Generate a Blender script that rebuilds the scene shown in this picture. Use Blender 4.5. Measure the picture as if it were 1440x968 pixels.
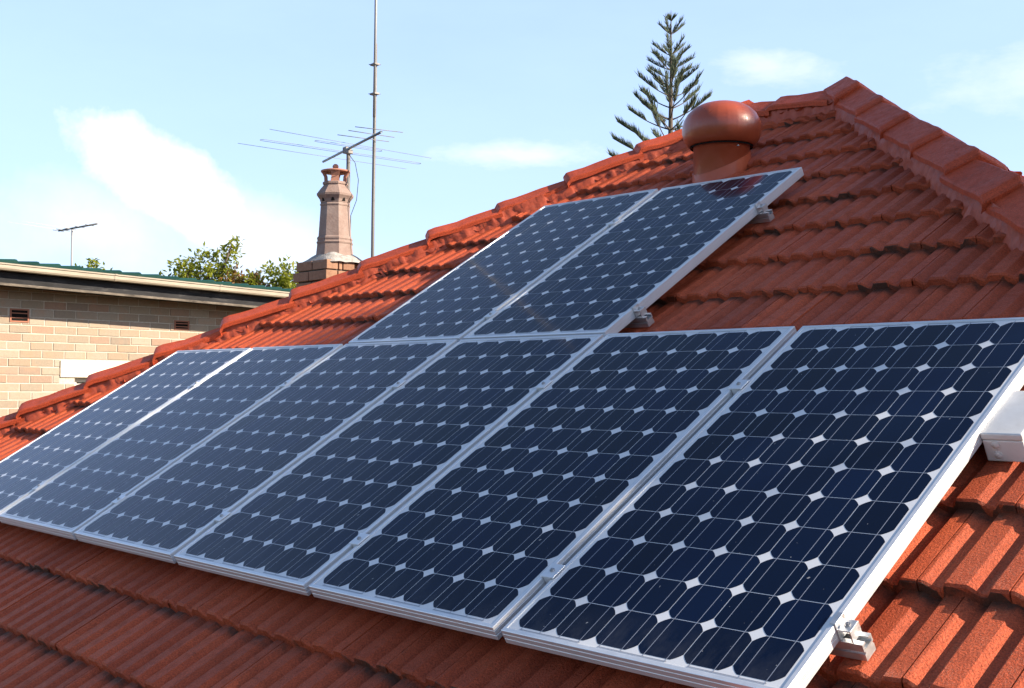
import bpy, bmesh, math, random
from math import radians as rad, sin, cos, pi, sqrt
from mathutils import Vector, Matrix, noise

for o in list(bpy.data.objects):
    bpy.data.objects.remove(o)
scene = bpy.context.scene
COL = scene.collection
random.seed(7)

# ------------------------------------------------------------------ camera
cam_d = bpy.data.cameras.new('camera')
cam = bpy.data.objects.new('camera', cam_d)
COL.objects.link(cam)
FWD = Vector((-0.743, 0.669, 0.021)).normalized()
CAMLOC = Vector((2.126, -2.028, 4.594))
_r = Vector((0.66896, 0.74327, 0.00790)).normalized()
_u = _r.cross(FWD).normalized()
_r = FWD.cross(_u).normalized()
M3 = Matrix((_r, _u, -FWD)).transposed()
cam.matrix_world = Matrix.Translation(CAMLOC) @ M3.to_4x4()
cam_d.sensor_width = 36.0
cam_d.lens = 1660.4 / 1440 * 36
cam_d.shift_x = (720 - 658.8) / 1440
cam_d.shift_y = (513.2 - 484) / 1440
cam_d.clip_start = 0.05
cam_d.clip_end = 5000
scene.camera = cam

# ------------------------------------------------------------------ sun, sky, exposure
SUN_AZ, SUN_EL = 30.0, 29.5          # azimuth measured from +X towards +Y
SD = Vector((cos(rad(SUN_AZ)) * cos(rad(SUN_EL)), sin(rad(SUN_AZ)) * cos(rad(SUN_EL)), sin(rad(SUN_EL))))
sun_d = bpy.data.lights.new('sun', 'SUN')
sun_d.energy = 5.0
sun_d.angle = rad(0.55)
sun_d.color = (1.0, 0.86, 0.69)
sun = bpy.data.objects.new('sun', sun_d)
COL.objects.link(sun)
sun.rotation_euler = SD.to_track_quat('Z', 'Y').to_euler()
sun.location = (8, 4, 14)

world = bpy.data.worlds.new('World')
scene.world = world
world.use_nodes = True
nt = world.node_tree
N, L = nt.nodes, nt.links
for n in list(N):
    N.remove(n)
out = N.new('ShaderNodeOutputWorld')
bg = N.new('ShaderNodeBackground')
sky = N.new('ShaderNodeTexSky')
sky.sky_type = 'NISHITA'
sky.sun_disc = False
sky.sun_elevation = rad(SUN_EL)
sky.sun_rotation = rad(90 - SUN_AZ)
sky.altitude = 50
sky.air_density = 1.0
sky.dust_density = 1.0
sky.ozone_density = 2.0
bg.inputs['Strength'].default_value = 0.088
tc = N.new('ShaderNodeTexCoord')


def wmath(op, a, b=None, clamp=False):
    m = N.new('ShaderNodeMath')
    m.operation = op
    m.use_clamp = clamp
    for i, v in enumerate((a, b)):
        if v is None:
            continue
        if isinstance(v, (int, float)):
            m.inputs[i].default_value = v
        else:
            L.new(v, m.inputs[i])
    return m.outputs[0]


def wnoise(scale, detail, rough, stretch=(1, 1, 1)):
    mp = N.new('ShaderNodeMapping')
    mp.inputs['Scale'].default_value = stretch
    L.new(tc.outputs['Generated'], mp.inputs['Vector'])
    t = N.new('ShaderNodeTexNoise')
    t.inputs['Scale'].default_value = scale
    t.inputs['Detail'].default_value = detail
    t.inputs['Roughness'].default_value = rough
    L.new(mp.outputs[0], t.inputs['Vector'])
    return t.outputs['Fac']


def cloud(az, el, ra, re, dens, edge, tilt=0.0, dist=0.8, nz=None):
    """an elliptical bank of cloud centred on a sky direction; az, el and radii in degrees"""
    c = Vector((cos(rad(az)) * cos(rad(el)), sin(rad(az)) * cos(rad(el)), sin(rad(el))))
    e1 = Vector((sin(rad(az)), -cos(rad(az)), 0))
    e2 = c.cross(e1) * -1
    if e2.z < 0:
        e2 = -e2
    a1 = e1 * cos(rad(tilt)) + e2 * sin(rad(tilt))
    a2 = e2 * cos(rad(tilt)) - e1 * sin(rad(tilt))
    fr = N.new('ShaderNodeVectorMath'); fr.operation = 'DOT_PRODUCT'
    L.new(tc.outputs['Generated'], fr.inputs[0]); fr.inputs[1].default_value = a1
    fs = N.new('ShaderNodeVectorMath'); fs.operation = 'DOT_PRODUCT'
    L.new(tc.outputs['Generated'], fs.inputs[0]); fs.inputs[1].default_value = a2
    ff = N.new('ShaderNodeVectorMath'); ff.operation = 'DOT_PRODUCT'
    L.new(tc.outputs['Generated'], ff.inputs[0]); ff.inputs[1].default_value = c
    x = wmath('DIVIDE', fr.outputs['Value'], sin(rad(ra)))
    y = wmath('DIVIDE', fs.outputs['Value'], sin(rad(re)))
    r = wmath('SQRT', wmath('ADD', wmath('MULTIPLY', x, x), wmath('MULTIPLY', y, y)))
    f = wmath('SUBTRACT', 1.0, r)
    f = wmath('ADD', f, wmath('MULTIPLY', wmath('SUBTRACT', nz, 0.5), dist * 2))
    f = wmath('DIVIDE', f, edge, True)
    f = wmath('MULTIPLY', f, wmath('GREATER_THAN', ff.outputs['Value'], 0.2))
    return wmath('MULTIPLY', f, dens, True)


n1 = wnoise(15, 9, 0.62)
n2 = wnoise(22, 8, 0.65, (1, 1, 2.6))
n3 = wnoise(5, 5, 0.6, (1, 1, 3.2))
masks = [
    cloud(152.6, 9.6, 5.6, 2.2, 1.0, 0.50, -33, 0.75, n1),
    cloud(148.5, 7.2, 7.5, 2.4, 0.55, 0.8, -20, 0.6, n1),
    cloud(155.5, 7.4, 7.0, 2.6, 0.45, 0.9, -10, 0.7, n1),
    cloud(135.8, 11.3, 4.5, 0.75, 0.45, 0.8, 0, 0.8, n2),
    cloud(123.5, 15.0, 3.0, 1.0, 0.40, 0.9, -10, 0.9, n2),
    cloud(112.0, 13.5, 5.0, 1.8, 0.30, 0.9, 0, 0.9, n2),
]
tot = masks[0]
for m in masks[1:]:
    tot = wmath('MAXIMUM', tot, m)
# thin general veil of high cloud, most of it elsewhere in the sky
sep = N.new('ShaderNodeSeparateXYZ')
L.new(tc.outputs['Generated'], sep.inputs[0])
low = wmath('DIVIDE', wmath('SUBTRACT', 0.60, sep.outputs['Z']), 0.29, True)      # summer haze thickens towards the horizon
veil = wmath('MULTIPLY', wmath('ADD', 0.36, wmath('MULTIPLY', n3, 0.16)), wmath('POWER', low, 0.9))
hz = N.new('ShaderNodeMixRGB')
hz.inputs['Color2'].default_value = (4.4, 5.8, 9.4, 1)
L.new(veil, hz.inputs['Fac'])
L.new(sky.outputs['Color'], hz.inputs['Color1'])
mixc = N.new('ShaderNodeMixRGB')
mixc.inputs['Color2'].default_value = (6.6, 6.6, 6.8, 1)
L.new(tot, mixc.inputs['Fac'])
L.new(hz.outputs['Color'], mixc.inputs['Color1'])
L.new(mixc.outputs['Color'], bg.inputs['Color'])
L.new(bg.outputs[0], out.inputs[0])

scene.view_settings.view_transform = 'Standard'
scene.view_settings.look = 'None'
scene.view_settings.gamma = 1.0
scene.view_settings.use_curve_mapping = False
scene.view_settings.exposure = 1.25
scene.render.engine = 'CYCLES'
scene.cycles.max_bounces = 6


# ------------------------------------------------------------------ helpers
def link(o, parent=None):
    COL.objects.link(o)
    if parent:
        o.parent = parent
    return o


def tag(o, label=None, cat=None, group=None, kind=None):
    for k, v in (('label', label), ('category', cat), ('group', group), ('kind', kind)):
        if v:
            o[k] = v
    return o


def empty(name, loc=(0, 0, 0), rot=(0, 0, 0)):
    o = bpy.data.objects.new(name, None)
    o.empty_display_size = 0.2
    o.location = loc
    o.rotation_euler = rot
    return link(o)


class MB:
    """collects geometry for one mesh object"""
    def __init__(self):
        self.v, self.f, self.m, self.s = [], [], [], []

    def add(self, vs, fs, mat=0, smooth=False):
        b = len(self.v)
        self.v.extend([tuple(p) for p in vs])
        for f in fs:
            self.f.append([b + i for i in f])
            self.m.append(mat)
            self.s.append(smooth)

    def box(self, a, b, mat=0, M=None, bev=0.0):
        x0, y0, z0 = a
        x1, y1, z1 = b
        if bev <= 0:
            vs = [(x0, y0, z0), (x1, y0, z0), (x1, y1, z0), (x0, y1, z0), (x0, y0, z1), (x1, y0, z1), (x1, y1, z1), (x0, y1, z1)]
            fs = [(0, 3, 2, 1), (4, 5, 6, 7), (0, 1, 5, 4), (1, 2, 6, 5), (2, 3, 7, 6), (3, 0, 4, 7)]
        else:
            bm = bmesh.new()
            bmesh.ops.create_cube(bm, size=1)
            for v in bm.verts:
                v.co = Vector(((x0 + x1) / 2 + v.co.x * (x1 - x0), (y0 + y1) / 2 + v.co.y * (y1 - y0), (z0 + z1) / 2 + v.co.z * (z1 - z0)))
            bmesh.ops.bevel(bm, geom=bm.edges[:], offset=bev, segments=2, affect='EDGES', profile=0.5)
            bm.verts.index_update()
            vs = [v.co.copy() for v in bm.verts]
            fs = [[v.index for v in f.verts] for f in bm.faces]
            bm.free()
        if M is not None:
            vs = [M @ Vector(p) for p in vs]
        self.add(vs, fs, mat)

    def tube(self, pts, r, seg=8, mat=0, caps=True, smooth=True):
        pts = [Vector(p) for p in pts]
        rs = r if isinstance(r, (list, tuple)) else [r] * len(pts)
        vs, fs = [], []
        prev = None
        for i, p in enumerate(pts):
            if i == 0:
                t = pts[1] - p
            elif i == len(pts) - 1:
                t = p - pts[i - 1]
            else:
                t = pts[i + 1] - pts[i - 1]
            t.normalize()
            if prev is None:
                a = Vector((0, 0, 1)) if abs(t.z) < 0.9 else Vector((1, 0, 0))
                x = t.cross(a).normalized()
            else:
                x = (prev - t * prev.dot(t)).normalized()
            prev = x
            y = t.cross(x)
            for k in range(seg):
                an = 2 * pi * k / seg
                vs.append(p + (x * cos(an) + y * sin(an)) * rs[i])
        for i in range(len(pts) - 1):
            for k in range(seg):
                k2 = (k + 1) % seg
                fs.append((i * seg + k, i * seg + k2, (i + 1) * seg + k2, (i + 1) * seg + k))
        self.add(vs, fs, mat, smooth)
        if caps:
            n = len(pts) - 1
            b = len(self.v) - len(vs)
            self.f.append([b + k for k in range(seg)][::-1]); self.m.append(mat); self.s.append(False)
            self.f.append([b + n * seg + k for k in range(seg)]); self.m.append(mat); self.s.append(False)

    def lathe(self, prof, seg=32, c=(0, 0, 0), mat=0, smooth=True, phase=0.0, rmod=None):
        vs, fs = [], []
        for (r, z) in prof:
            for k in range(seg):
                an = 2 * pi * k / seg + phase
                rr = r * (rmod(k) if rmod else 1)
                vs.append((c[0] + rr * cos(an), c[1] + rr * sin(an), c[2] + z))
        for i in range(len(prof) - 1):
            for k in range(seg):
                k2 = (k + 1) % seg
                fs.append((i * seg + k, i * seg + k2, (i + 1) * seg + k2, (i + 1) * seg + k))
        self.add(vs, fs, mat, smooth)

    def build(self, name, mats, parent=None, M=None):
        me = bpy.data.meshes.new(name)
        me.from_pydata(self.v, [], self.f)
        if not isinstance(mats, (list, tuple)):
            mats = [mats]
        for m in mats:
            me.materials.append(m)
        me.polygons.foreach_set('material_index', self.m)
        me.polygons.foreach_set('use_smooth', self.s)
        me.update()
        o = bpy.data.objects.new(name, me)
        link(o, parent)
        if M is not None:
            o.matrix_local = M
        return o


# ------------------------------------------------------------------ materials
class Mat:
    def __init__(self, name, rough=0.6, metal=0.0, spec=0.5, color=(0.5, 0.5, 0.5)):
        self.m = bpy.data.materials.new(name)
        self.m.use_nodes = True
        self.t = self.m.node_tree
        self.b = self.t.nodes['Principled BSDF']
        self.b.inputs['Roughness'].default_value = rough
        self.b.inputs['Metallic'].default_value = metal
        self.b.inputs['Specular IOR Level'].default_value = spec
        self.b.inputs['Base Color'].default_value = (*color, 1)
        self.tc = self.t.nodes.new('ShaderNodeTexCoord')

    def n(self, typ, **kw):
        x = self.t.nodes.new(typ)
        for k, v in kw.items():
            setattr(x, k, v)
        return x

    def noise(self, scale, detail=4, rough=0.6, stretch=None, coord='Object'):
        t = self.n('ShaderNodeTexNoise')
        t.inputs['Scale'].default_value = scale
        t.inputs['Detail'].default_value = detail
        t.inputs['Roughness'].default_value = rough
        src = self.tc.outputs[coord]
        if stretch:
            mp = self.n('ShaderNodeMapping')
            mp.inputs['Scale'].default_value = stretch
            self.t.links.new(src, mp.inputs['Vector'])
            src = mp.outputs[0]
        self.t.links.new(src, t.inputs['Vector'])
        return t.outputs['Fac']

    def ramp(self, fac, stops):
        r = self.n('ShaderNodeValToRGB')
        el = r.color_ramp.elements
        while len(el) > 1:
            el.remove(el[-1])
        el[0].position, el[0].color = stops[0][0], (*stops[0][1], 1)
        for p, c in stops[1:]:
            e = el.new(p)
            e.color = (*c, 1)
        self.t.links.new(fac, r.inputs[0])
        return r.outputs['Color']

    def mix(self, fac, a, b, mode='MIX'):
        x = self.n('ShaderNodeMixRGB', blend_type=mode)
        for i, v in zip(('Fac', 'Color1', 'Color2'), (fac, a, b)):
            if isinstance(v, (int, float)):
                x.inputs[i].default_value = v
            elif isinstance(v, tuple):
                x.inputs[i].default_value = (*v, 1)
            else:
                self.t.links.new(v, x.inputs[i])
        return x.outputs['Color']

    def math(self, op, a, b=0.0, clamp=False):
        x = self.n('ShaderNodeMath', operation=op, use_clamp=clamp)
        for i, v in enumerate((a, b)):
            if isinstance(v, (int, float)):
                x.inputs[i].default_value = v
            else:
                self.t.links.new(v, x.inputs[i])
        return x.outputs[0]

    def island(self):
        return self.n('ShaderNodeNewGeometry').outputs['Random Per Island']

    def color(self, c):
        self.t.links.new(c, self.b.inputs['Base Color'])
        return self

    def roughness(self, c):
        self.t.links.new(c, self.b.inputs['Roughness'])
        return self

    def bump(self, h, strength=0.3, dist=0.01):
        x = self.n('ShaderNodeBump')
        x.inputs['Strength'].default_value = strength
        x.inputs['Distance'].default_value = dist
        self.t.links.new(h, x.inputs['Height'])
        self.t.links.new(x.outputs[0], self.b.inputs['Normal'])
        return self


def tile_mat(name, c0, c1, grain=0.35, rough=0.45, lap=False):
    m = Mat(name, rough, spec=0.20)
    big = m.noise(1.7, 6, 0.65)
    mid = m.noise(23, 5, 0.7)
    fine = m.noise(230, 3, 0.7)
    c = m.ramp(big, [(0.3, c0), (0.7, c1)])
    c = m.mix(m.math('MULTIPLY', m.math('SUBTRACT', mid, 0.52), 2.4, True), c, tuple(x * 0.55 for x in c0))
    c = m.mix(0.55, c, m.ramp(fine, [(0.34, (0.22, 0.22, 0.22)), (0.50, (0.92, 0.92, 0.92)), (0.64, (1.5, 1.5, 1.45))]), 'MULTIPLY')
    isl = m.island()
    c = m.mix(1.0, c, m.ramp(isl, [(0, (0.76, 0.76, 0.78)), (0.12, (0.88, 0.87, 0.86)), (0.85, (1.04, 1.03, 1.0)), (1, (1.12, 1.13, 1.1))]), 'MULTIPLY')
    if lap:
        # grime and moss along the laps, plus under-lap shade painted into the colour
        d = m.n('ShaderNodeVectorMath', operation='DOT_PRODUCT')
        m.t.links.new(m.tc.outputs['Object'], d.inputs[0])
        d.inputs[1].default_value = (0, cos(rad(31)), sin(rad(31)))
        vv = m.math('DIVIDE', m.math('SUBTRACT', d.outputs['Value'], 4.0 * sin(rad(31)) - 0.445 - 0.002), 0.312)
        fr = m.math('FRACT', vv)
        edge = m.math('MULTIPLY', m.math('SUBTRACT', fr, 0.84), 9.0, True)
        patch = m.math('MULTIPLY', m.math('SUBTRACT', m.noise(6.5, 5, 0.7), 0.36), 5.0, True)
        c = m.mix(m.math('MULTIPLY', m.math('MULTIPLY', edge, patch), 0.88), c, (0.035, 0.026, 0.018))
        streak = m.noise(9, 5, 0.7, (3.0, 0.35, 0.35))
        c = m.mix(m.math('MULTIPLY', m.math('SUBTRACT', streak, 0.60), 1.2, True), c, tuple(x * 0.5 for x in c0))
    else:
        c = m.mix(m.math('MULTIPLY', m.math('SUBTRACT', m.noise(5, 6, 0.75), 0.56), 2.6, True), c, (0.10, 0.035, 0.022))
    m.color(c)
    m.roughness(m.ramp(mid, [(0.3, (rough - 0.1,) * 3), (0.75, (rough + 0.18,) * 3)]))
    h = m.math('ADD', m.math('MULTIPLY', fine, 0.5), m.math('MULTIPLY', m.noise(160, 4, 0.7), 0.9))
    m.bump(h, grain, 0.006)
    return m.m


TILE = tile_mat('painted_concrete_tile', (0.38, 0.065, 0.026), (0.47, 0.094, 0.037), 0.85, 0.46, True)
CAPM = tile_mat('painted_ridge_tile', (0.42, 0.064, 0.025), (0.52, 0.086, 0.032), 0.45, 0.46)


def mortar_mat():
    m = Mat('painted_pointing', 0.45, spec=0.35)
    st = m.noise(26, 5, 0.7)
    c = m.ramp(st, [(0.3, (0.27, 0.045, 0.018)), (0.55, (0.40, 0.070, 0.027)), (0.82, (0.38, 0.11, 0.062))])
    m.color(c)
    m.bump(m.noise(38, 5, 0.65), 0.3, 0.01)
    return m.m


MORTAR = mortar_mat()


def metal_mat(name, col, rough, metal=1.0, streak=None):
    m = Mat(name, rough, metal, color=col)
    f = m.noise(30, 4, 0.6, streak)
    m.roughness(m.ramp(f, [(0.3, (rough * 0.8,) * 3), (0.7, (min(1, rough * 1.3),) * 3)]))
    m.color(m.mix(f, tuple(x * 0.88 for x in col), col))
    return m.m


ALU = metal_mat('anodised_aluminium', (0.80, 0.81, 0.82), 0.36, 0.55, (1, 1, 40))
RAILM = metal_mat('rail_aluminium', (0.66, 0.67, 0.68), 0.42, 0.9)
STEEL = metal_mat('bolt_steel', (0.42, 0.42, 0.43), 0.35)
GALV = metal_mat('weathered_galvanised_steel', (0.20, 0.19, 0.18), 0.6, 0.5)
BRIGHTPIPE = metal_mat('bright_galvanised_pipe', (0.30, 0.30, 0.30), 0.6, 0.35)
BLUEBOOM = metal_mat('boom_aluminium', (0.22, 0.27, 0.31), 0.45, 0.6)


def glassy(name, col, extra=None, rough=0.5):
    m = Mat(name, rough, spec=0.15, color=col)
    m.b.inputs['Coat Weight'].default_value = 1.0
    m.b.inputs['Coat Roughness'].default_value = 0.035
    m.b.inputs['Coat IOR'].default_value = 1.29
    if extra:
        extra(m)
    return m.m


def cellx(m):
    isl = m.island()
    c = m.ramp(isl, [(0, (0.0013, 0.0040, 0.015)), (0.6, (0.0015, 0.0056, 0.022)), (1, (0.0017, 0.0066, 0.028))])
    d = m.noise(3.0, 5, 0.6)
    c = m.mix(m.math('MULTIPLY', m.math('SUBTRACT', d, 0.45), 0.015, True), c, (0.20, 0.21, 0.22))
    sp = m.n('ShaderNodeSeparateXYZ')
    m.t.links.new(m.tc.outputs['Object'], sp.inputs[0])
    low = m.math('DIVIDE', m.math('SUBTRACT', 0.16, sp.outputs['Y']), 0.15, True)      # rain-washed dust settles at the lower edge
    smear = m.math('MULTIPLY', m.math('SUBTRACT', m.noise(16, 6, 0.7, (1.0, 0.45, 1)), 0.40), 0.5, True)
    c = m.mix(m.math('MULTIPLY', low, smear), c, (0.20, 0.20, 0.20))
    speck = m.noise(75, 2, 0.5)
    c = m.mix(m.math('GREATER_THAN', speck, 0.765), c, (0.25, 0.25, 0.25))
    m.color(c)
    m.b.inputs['Specular IOR Level'].default_value = 0.0
    m.b.inputs['Specular Tint'].default_value = (0.16, 0.36, 1.0, 1)
    m.b.inputs['Roughness'].default_value = 0.22
    m.t.links.new(m.ramp(d, [(0.35, (0.045,) * 3), (0.7, (0.11,) * 3)]), m.b.inputs['Coat Roughness'])


CELL = glassy('monocrystalline_cell', (0.01, 0.014, 0.035), cellx, 0.4)
BACKSHEET = glassy('white_backsheet', (0.60, 0.61, 0.62), None, 0.6)
BUSBAR = glassy('silver_busbar', (0.24, 0.26, 0.31), None, 0.4)
WHITEPLASTIC = Mat('white_plastic', 0.38, color=(0.6, 0.6, 0.59))
WHITEPLASTIC.bump(WHITEPLASTIC.noise(60, 3), 0.06, 0.005)
WHITEPLASTIC.color(WHITEPLASTIC.ramp(WHITEPLASTIC.noise(9, 5), [(0.3, (0.50, 0.49, 0.47)), (0.6, (0.60, 0.60, 0.59))]))
WHITEPLASTIC = WHITEPLASTIC.m
BLACKRUBBER = Mat('black_cable', 0.55, color=(0.02, 0.02, 0.022)).m


def painted_metal(name, c0, c1, rough):
    m = Mat(name, rough, spec=0.5)
    f = m.noise(6, 6, 0.65)
    m.color(m.ramp(f, [(0.3, c0), (0.7, c1)]))
    m.roughness(m.ramp(m.noise(14, 5, 0.7), [(0.3, (rough * 0.75,) * 3), (0.75, (rough * 1.5,) * 3)]))
    m.b.inputs['Coat Weight'].default_value = 0.22
    m.b.inputs['Coat Roughness'].default_value = 0.12
    m.bump(m.noise(9, 3), 0.08, 0.02)
    return m.m


VENTM = painted_metal('terracotta_painted_metal', (0.27, 0.047, 0.018), (0.33, 0.062, 0.023), 0.34)
VENTLOW = painted_metal('orange_red_painted_metal', (0.38, 0.060, 0.016), (0.44, 0.078, 0.021), 0.55)


def brick_mat(name, stops, grime=0.25, rough=0.85):
    m = Mat(name, rough, spec=0.25)
    isl = m.island()
    c = m.ramp(isl, stops)
    c = m.mix(grime, c, m.ramp(m.noise(34, 5, 0.7), [(0.3, (0.45, 0.40, 0.36)), (0.7, (1.0, 1.0, 1.0))]), 'MULTIPLY')
    c = m.mix(m.math('MULTIPLY', m.math('SUBTRACT', m.noise(7, 5, 0.6), 0.52), 2.5, True), c, (0.42, 0.24, 0.15))
    m.color(c)
    m.bump(m.noise(90, 4, 0.7), 0.5, 0.006)
    return m.m


BUFF = brick_mat('buff_brick', [(0, (0.280, 0.226, 0.168)), (0.25, (0.347, 0.293, 0.222)), (0.5, (0.314, 0.244, 0.174)), (0.72, (0.372, 0.319, 0.251)), (0.9, (0.330, 0.221, 0.159)), (1, (0.256, 0.212, 0.164))])
CHIMBRICK = brick_mat('chimney_brick', [(0, (0.23, 0.125, 0.078)), (0.4, (0.33, 0.19, 0.12)), (0.7, (0.27, 0.145, 0.09)), (1, (0.37, 0.245, 0.17))], 0.5)
LIMEMORTAR = Mat('pale_mortar', 0.95, spec=0.1)
LIMEMORTAR.color(LIMEMORTAR.ramp(LIMEMORTAR.noise(40, 4), [(0.3, (0.40, 0.36, 0.29)), (0.7, (0.52, 0.48, 0.40))]))
LIMEMORTAR = LIMEMORTAR.m
GREYMORTAR = Mat('grey_mortar', 0.95, spec=0.1)
GREYMORTAR.color(GREYMORTAR.ramp(GREYMORTAR.noise(30, 4), [(0.3, (0.05, 0.042, 0.035)), (0.7, (0.13, 0.11, 0.09))]))
GREYMORTAR = GREYMORTAR.m
CEMENT = Mat('cement_flaunching', 0.95, spec=0.1)
CEMENT.color(CEMENT.ramp(CEMENT.noise(24, 5, 0.7), [(0.3, (0.20, 0.185, 0.165)), (0.6, (0.38, 0.36, 0.335))])).bump(CEMENT.noise(35, 4), 0.8, 0.02)
CEMENT = CEMENT.m
POT = Mat('weathered_terracotta', 0.8, spec=0.25)
_f = POT.noise(9, 6, 0.7)
_c = POT.ramp(_f, [(0.25, (0.19, 0.13, 0.105)), (0.5, (0.26, 0.185, 0.155)), (0.75, (0.32, 0.245, 0.21))])
_c = POT.mix(POT.math('MULTIPLY', POT.math('SUBTRACT', POT.noise(45, 4), 0.58), 3, True), _c, (0.16, 0.11, 0.09))
POT.color(_c).bump(POT.noise(60, 4), 0.35, 0.006)
POT = POT.m
POTORANGE = Mat('orange_terracotta', 0.75, spec=0.25)
POTORANGE.color(POTORANGE.ramp(POTORANGE.noise(12, 5), [(0.3, (0.32, 0.14, 0.09)), (0.7, (0.39, 0.195, 0.135))]))
POTORANGE = POTORANGE.m
SOOT = Mat('soot', 0.95, spec=0.1, color=(0.02, 0.018, 0.016)).m
CREAM = Mat('cream_paint', 0.55, color=(0.66, 0.60, 0.47))
CREAM.color(CREAM.ramp(CREAM.noise(5, 5, 0.6, (1, 0.3, 3)), [(0.3, (0.55, 0.49, 0.37)), (0.6, (0.70, 0.64, 0.51))]))
CREAM = CREAM.m
GUTTERM = Mat('gutter_paint', 0.5, color=(0.6, 0.55, 0.45))
GUTTERM.color(GUTTERM.ramp(GUTTERM.noise(7, 6, 0.7, (1, 0.35, 4)), [(0.25, (0.18, 0.145, 0.10)), (0.5, (0.29, 0.245, 0.18)), (0.75, (0.36, 0.31, 0.235))]))
GUTTERM = GUTTERM.m
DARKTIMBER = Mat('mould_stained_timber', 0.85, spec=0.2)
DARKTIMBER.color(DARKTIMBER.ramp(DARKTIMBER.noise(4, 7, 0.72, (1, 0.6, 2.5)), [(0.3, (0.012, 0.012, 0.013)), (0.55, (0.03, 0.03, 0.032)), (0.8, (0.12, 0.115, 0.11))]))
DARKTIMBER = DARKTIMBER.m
BATTEN = Mat('weathered_batten', 0.85, spec=0.2)
BATTEN.color(BATTEN.ramp(BATTEN.noise(5, 6, 0.7, (1, 0.8, 3)), [(0.35, (0.05, 0.043, 0.036)), (0.62, (0.20, 0.17, 0.135))]))
BATTEN = BATTEN.m
GREENTILE = Mat('green_glazed_tile', 0.32, spec=0.4)
GREENTILE.color(GREENTILE.ramp(GREENTILE.island(), [(0, (0.006, 0.034, 0.028)), (1, (0.014, 0.055, 0.045))]))
GREENTILE = GREENTILE.m
VENTTERRA = Mat('terracotta_vent', 0.8, color=(0.30, 0.12, 0.07)).m
DARKHOLE = Mat('dark_void', 0.95, spec=0.05, color=(0.012, 0.011, 0.01)).m
BLIND = Mat('roller_blind', 0.7, color=(0.42, 0.40, 0.36)).m
PANE = Mat('window_glass', 0.05, color=(0.05, 0.06, 0.06))
PANE.b.inputs['Transmission Weight'].default_value = 0.0
PANE = PANE.m
WALLREN = Mat('cream_house_wall', 0.85, color=(0.45, 0.38, 0.28))
WALLREN.color(WALLREN.ramp(WALLREN.noise(3, 5), [(0.3, (0.40, 0.33, 0.24)), (0.7, (0.48, 0.41, 0.31))]))
WALLREN = WALLREN.m

# ------------------------------------------------------------------ roof frame of reference
TH = rad(31)
CT, ST = cos(TH), sin(TH)
Z0 = 4.0
ROT = Matrix.Rotation(TH, 4, 'X')


def rp(u, v, n=0.0):
    """a point on the solar-panel plane: u along the eave, v up the slope, n away from the roof"""
    return Vector((u, v * CT - n * ST, Z0 + v * ST + n * CT))


N0 = -0.125          # tile plane below the panel plane
GAUGE, VREF = 0.312, -0.445
KE = -3
VE = VREF + GAUGE * KE          # eave edge
VR = 4.40                       # ridge
UL = lambda v: 0.857 * v - 5.89
UR = lambda v: 2.51 - 0.857 * v
RIB = 0.1013

# ------------------------------------------------------------------ ground
gm = Mat('dry_lawn', 0.95, spec=0.1)
gm.color(gm.ramp(gm.noise(0.8, 8, 0.7), [(0.3, (0.05, 0.065, 0.025)), (0.7, (0.10, 0.10, 0.05))]))
g = MB()
g.add([(-1500, -1500, 0), (1500, -1500, 0), (1500, 1500, 0), (-1500, 1500, 0)], [(0, 1, 2, 3)])
tag(g.build('ground', gm.m), kind='structure')

# ------------------------------------------------------------------ the tiled house
house = empty('tiled_house', (-1.7, 3.77, 0))
tag(house, 'house with a hipped roof of painted terracotta red tiles under the solar panels', 'house')
HINV = Matrix.Translation((1.7, -3.77, 0))


def hbuild(mb, name, mats):
    o = mb.build(name, mats, house)
    o.matrix_parent_inverse = HINV
    return o


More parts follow.
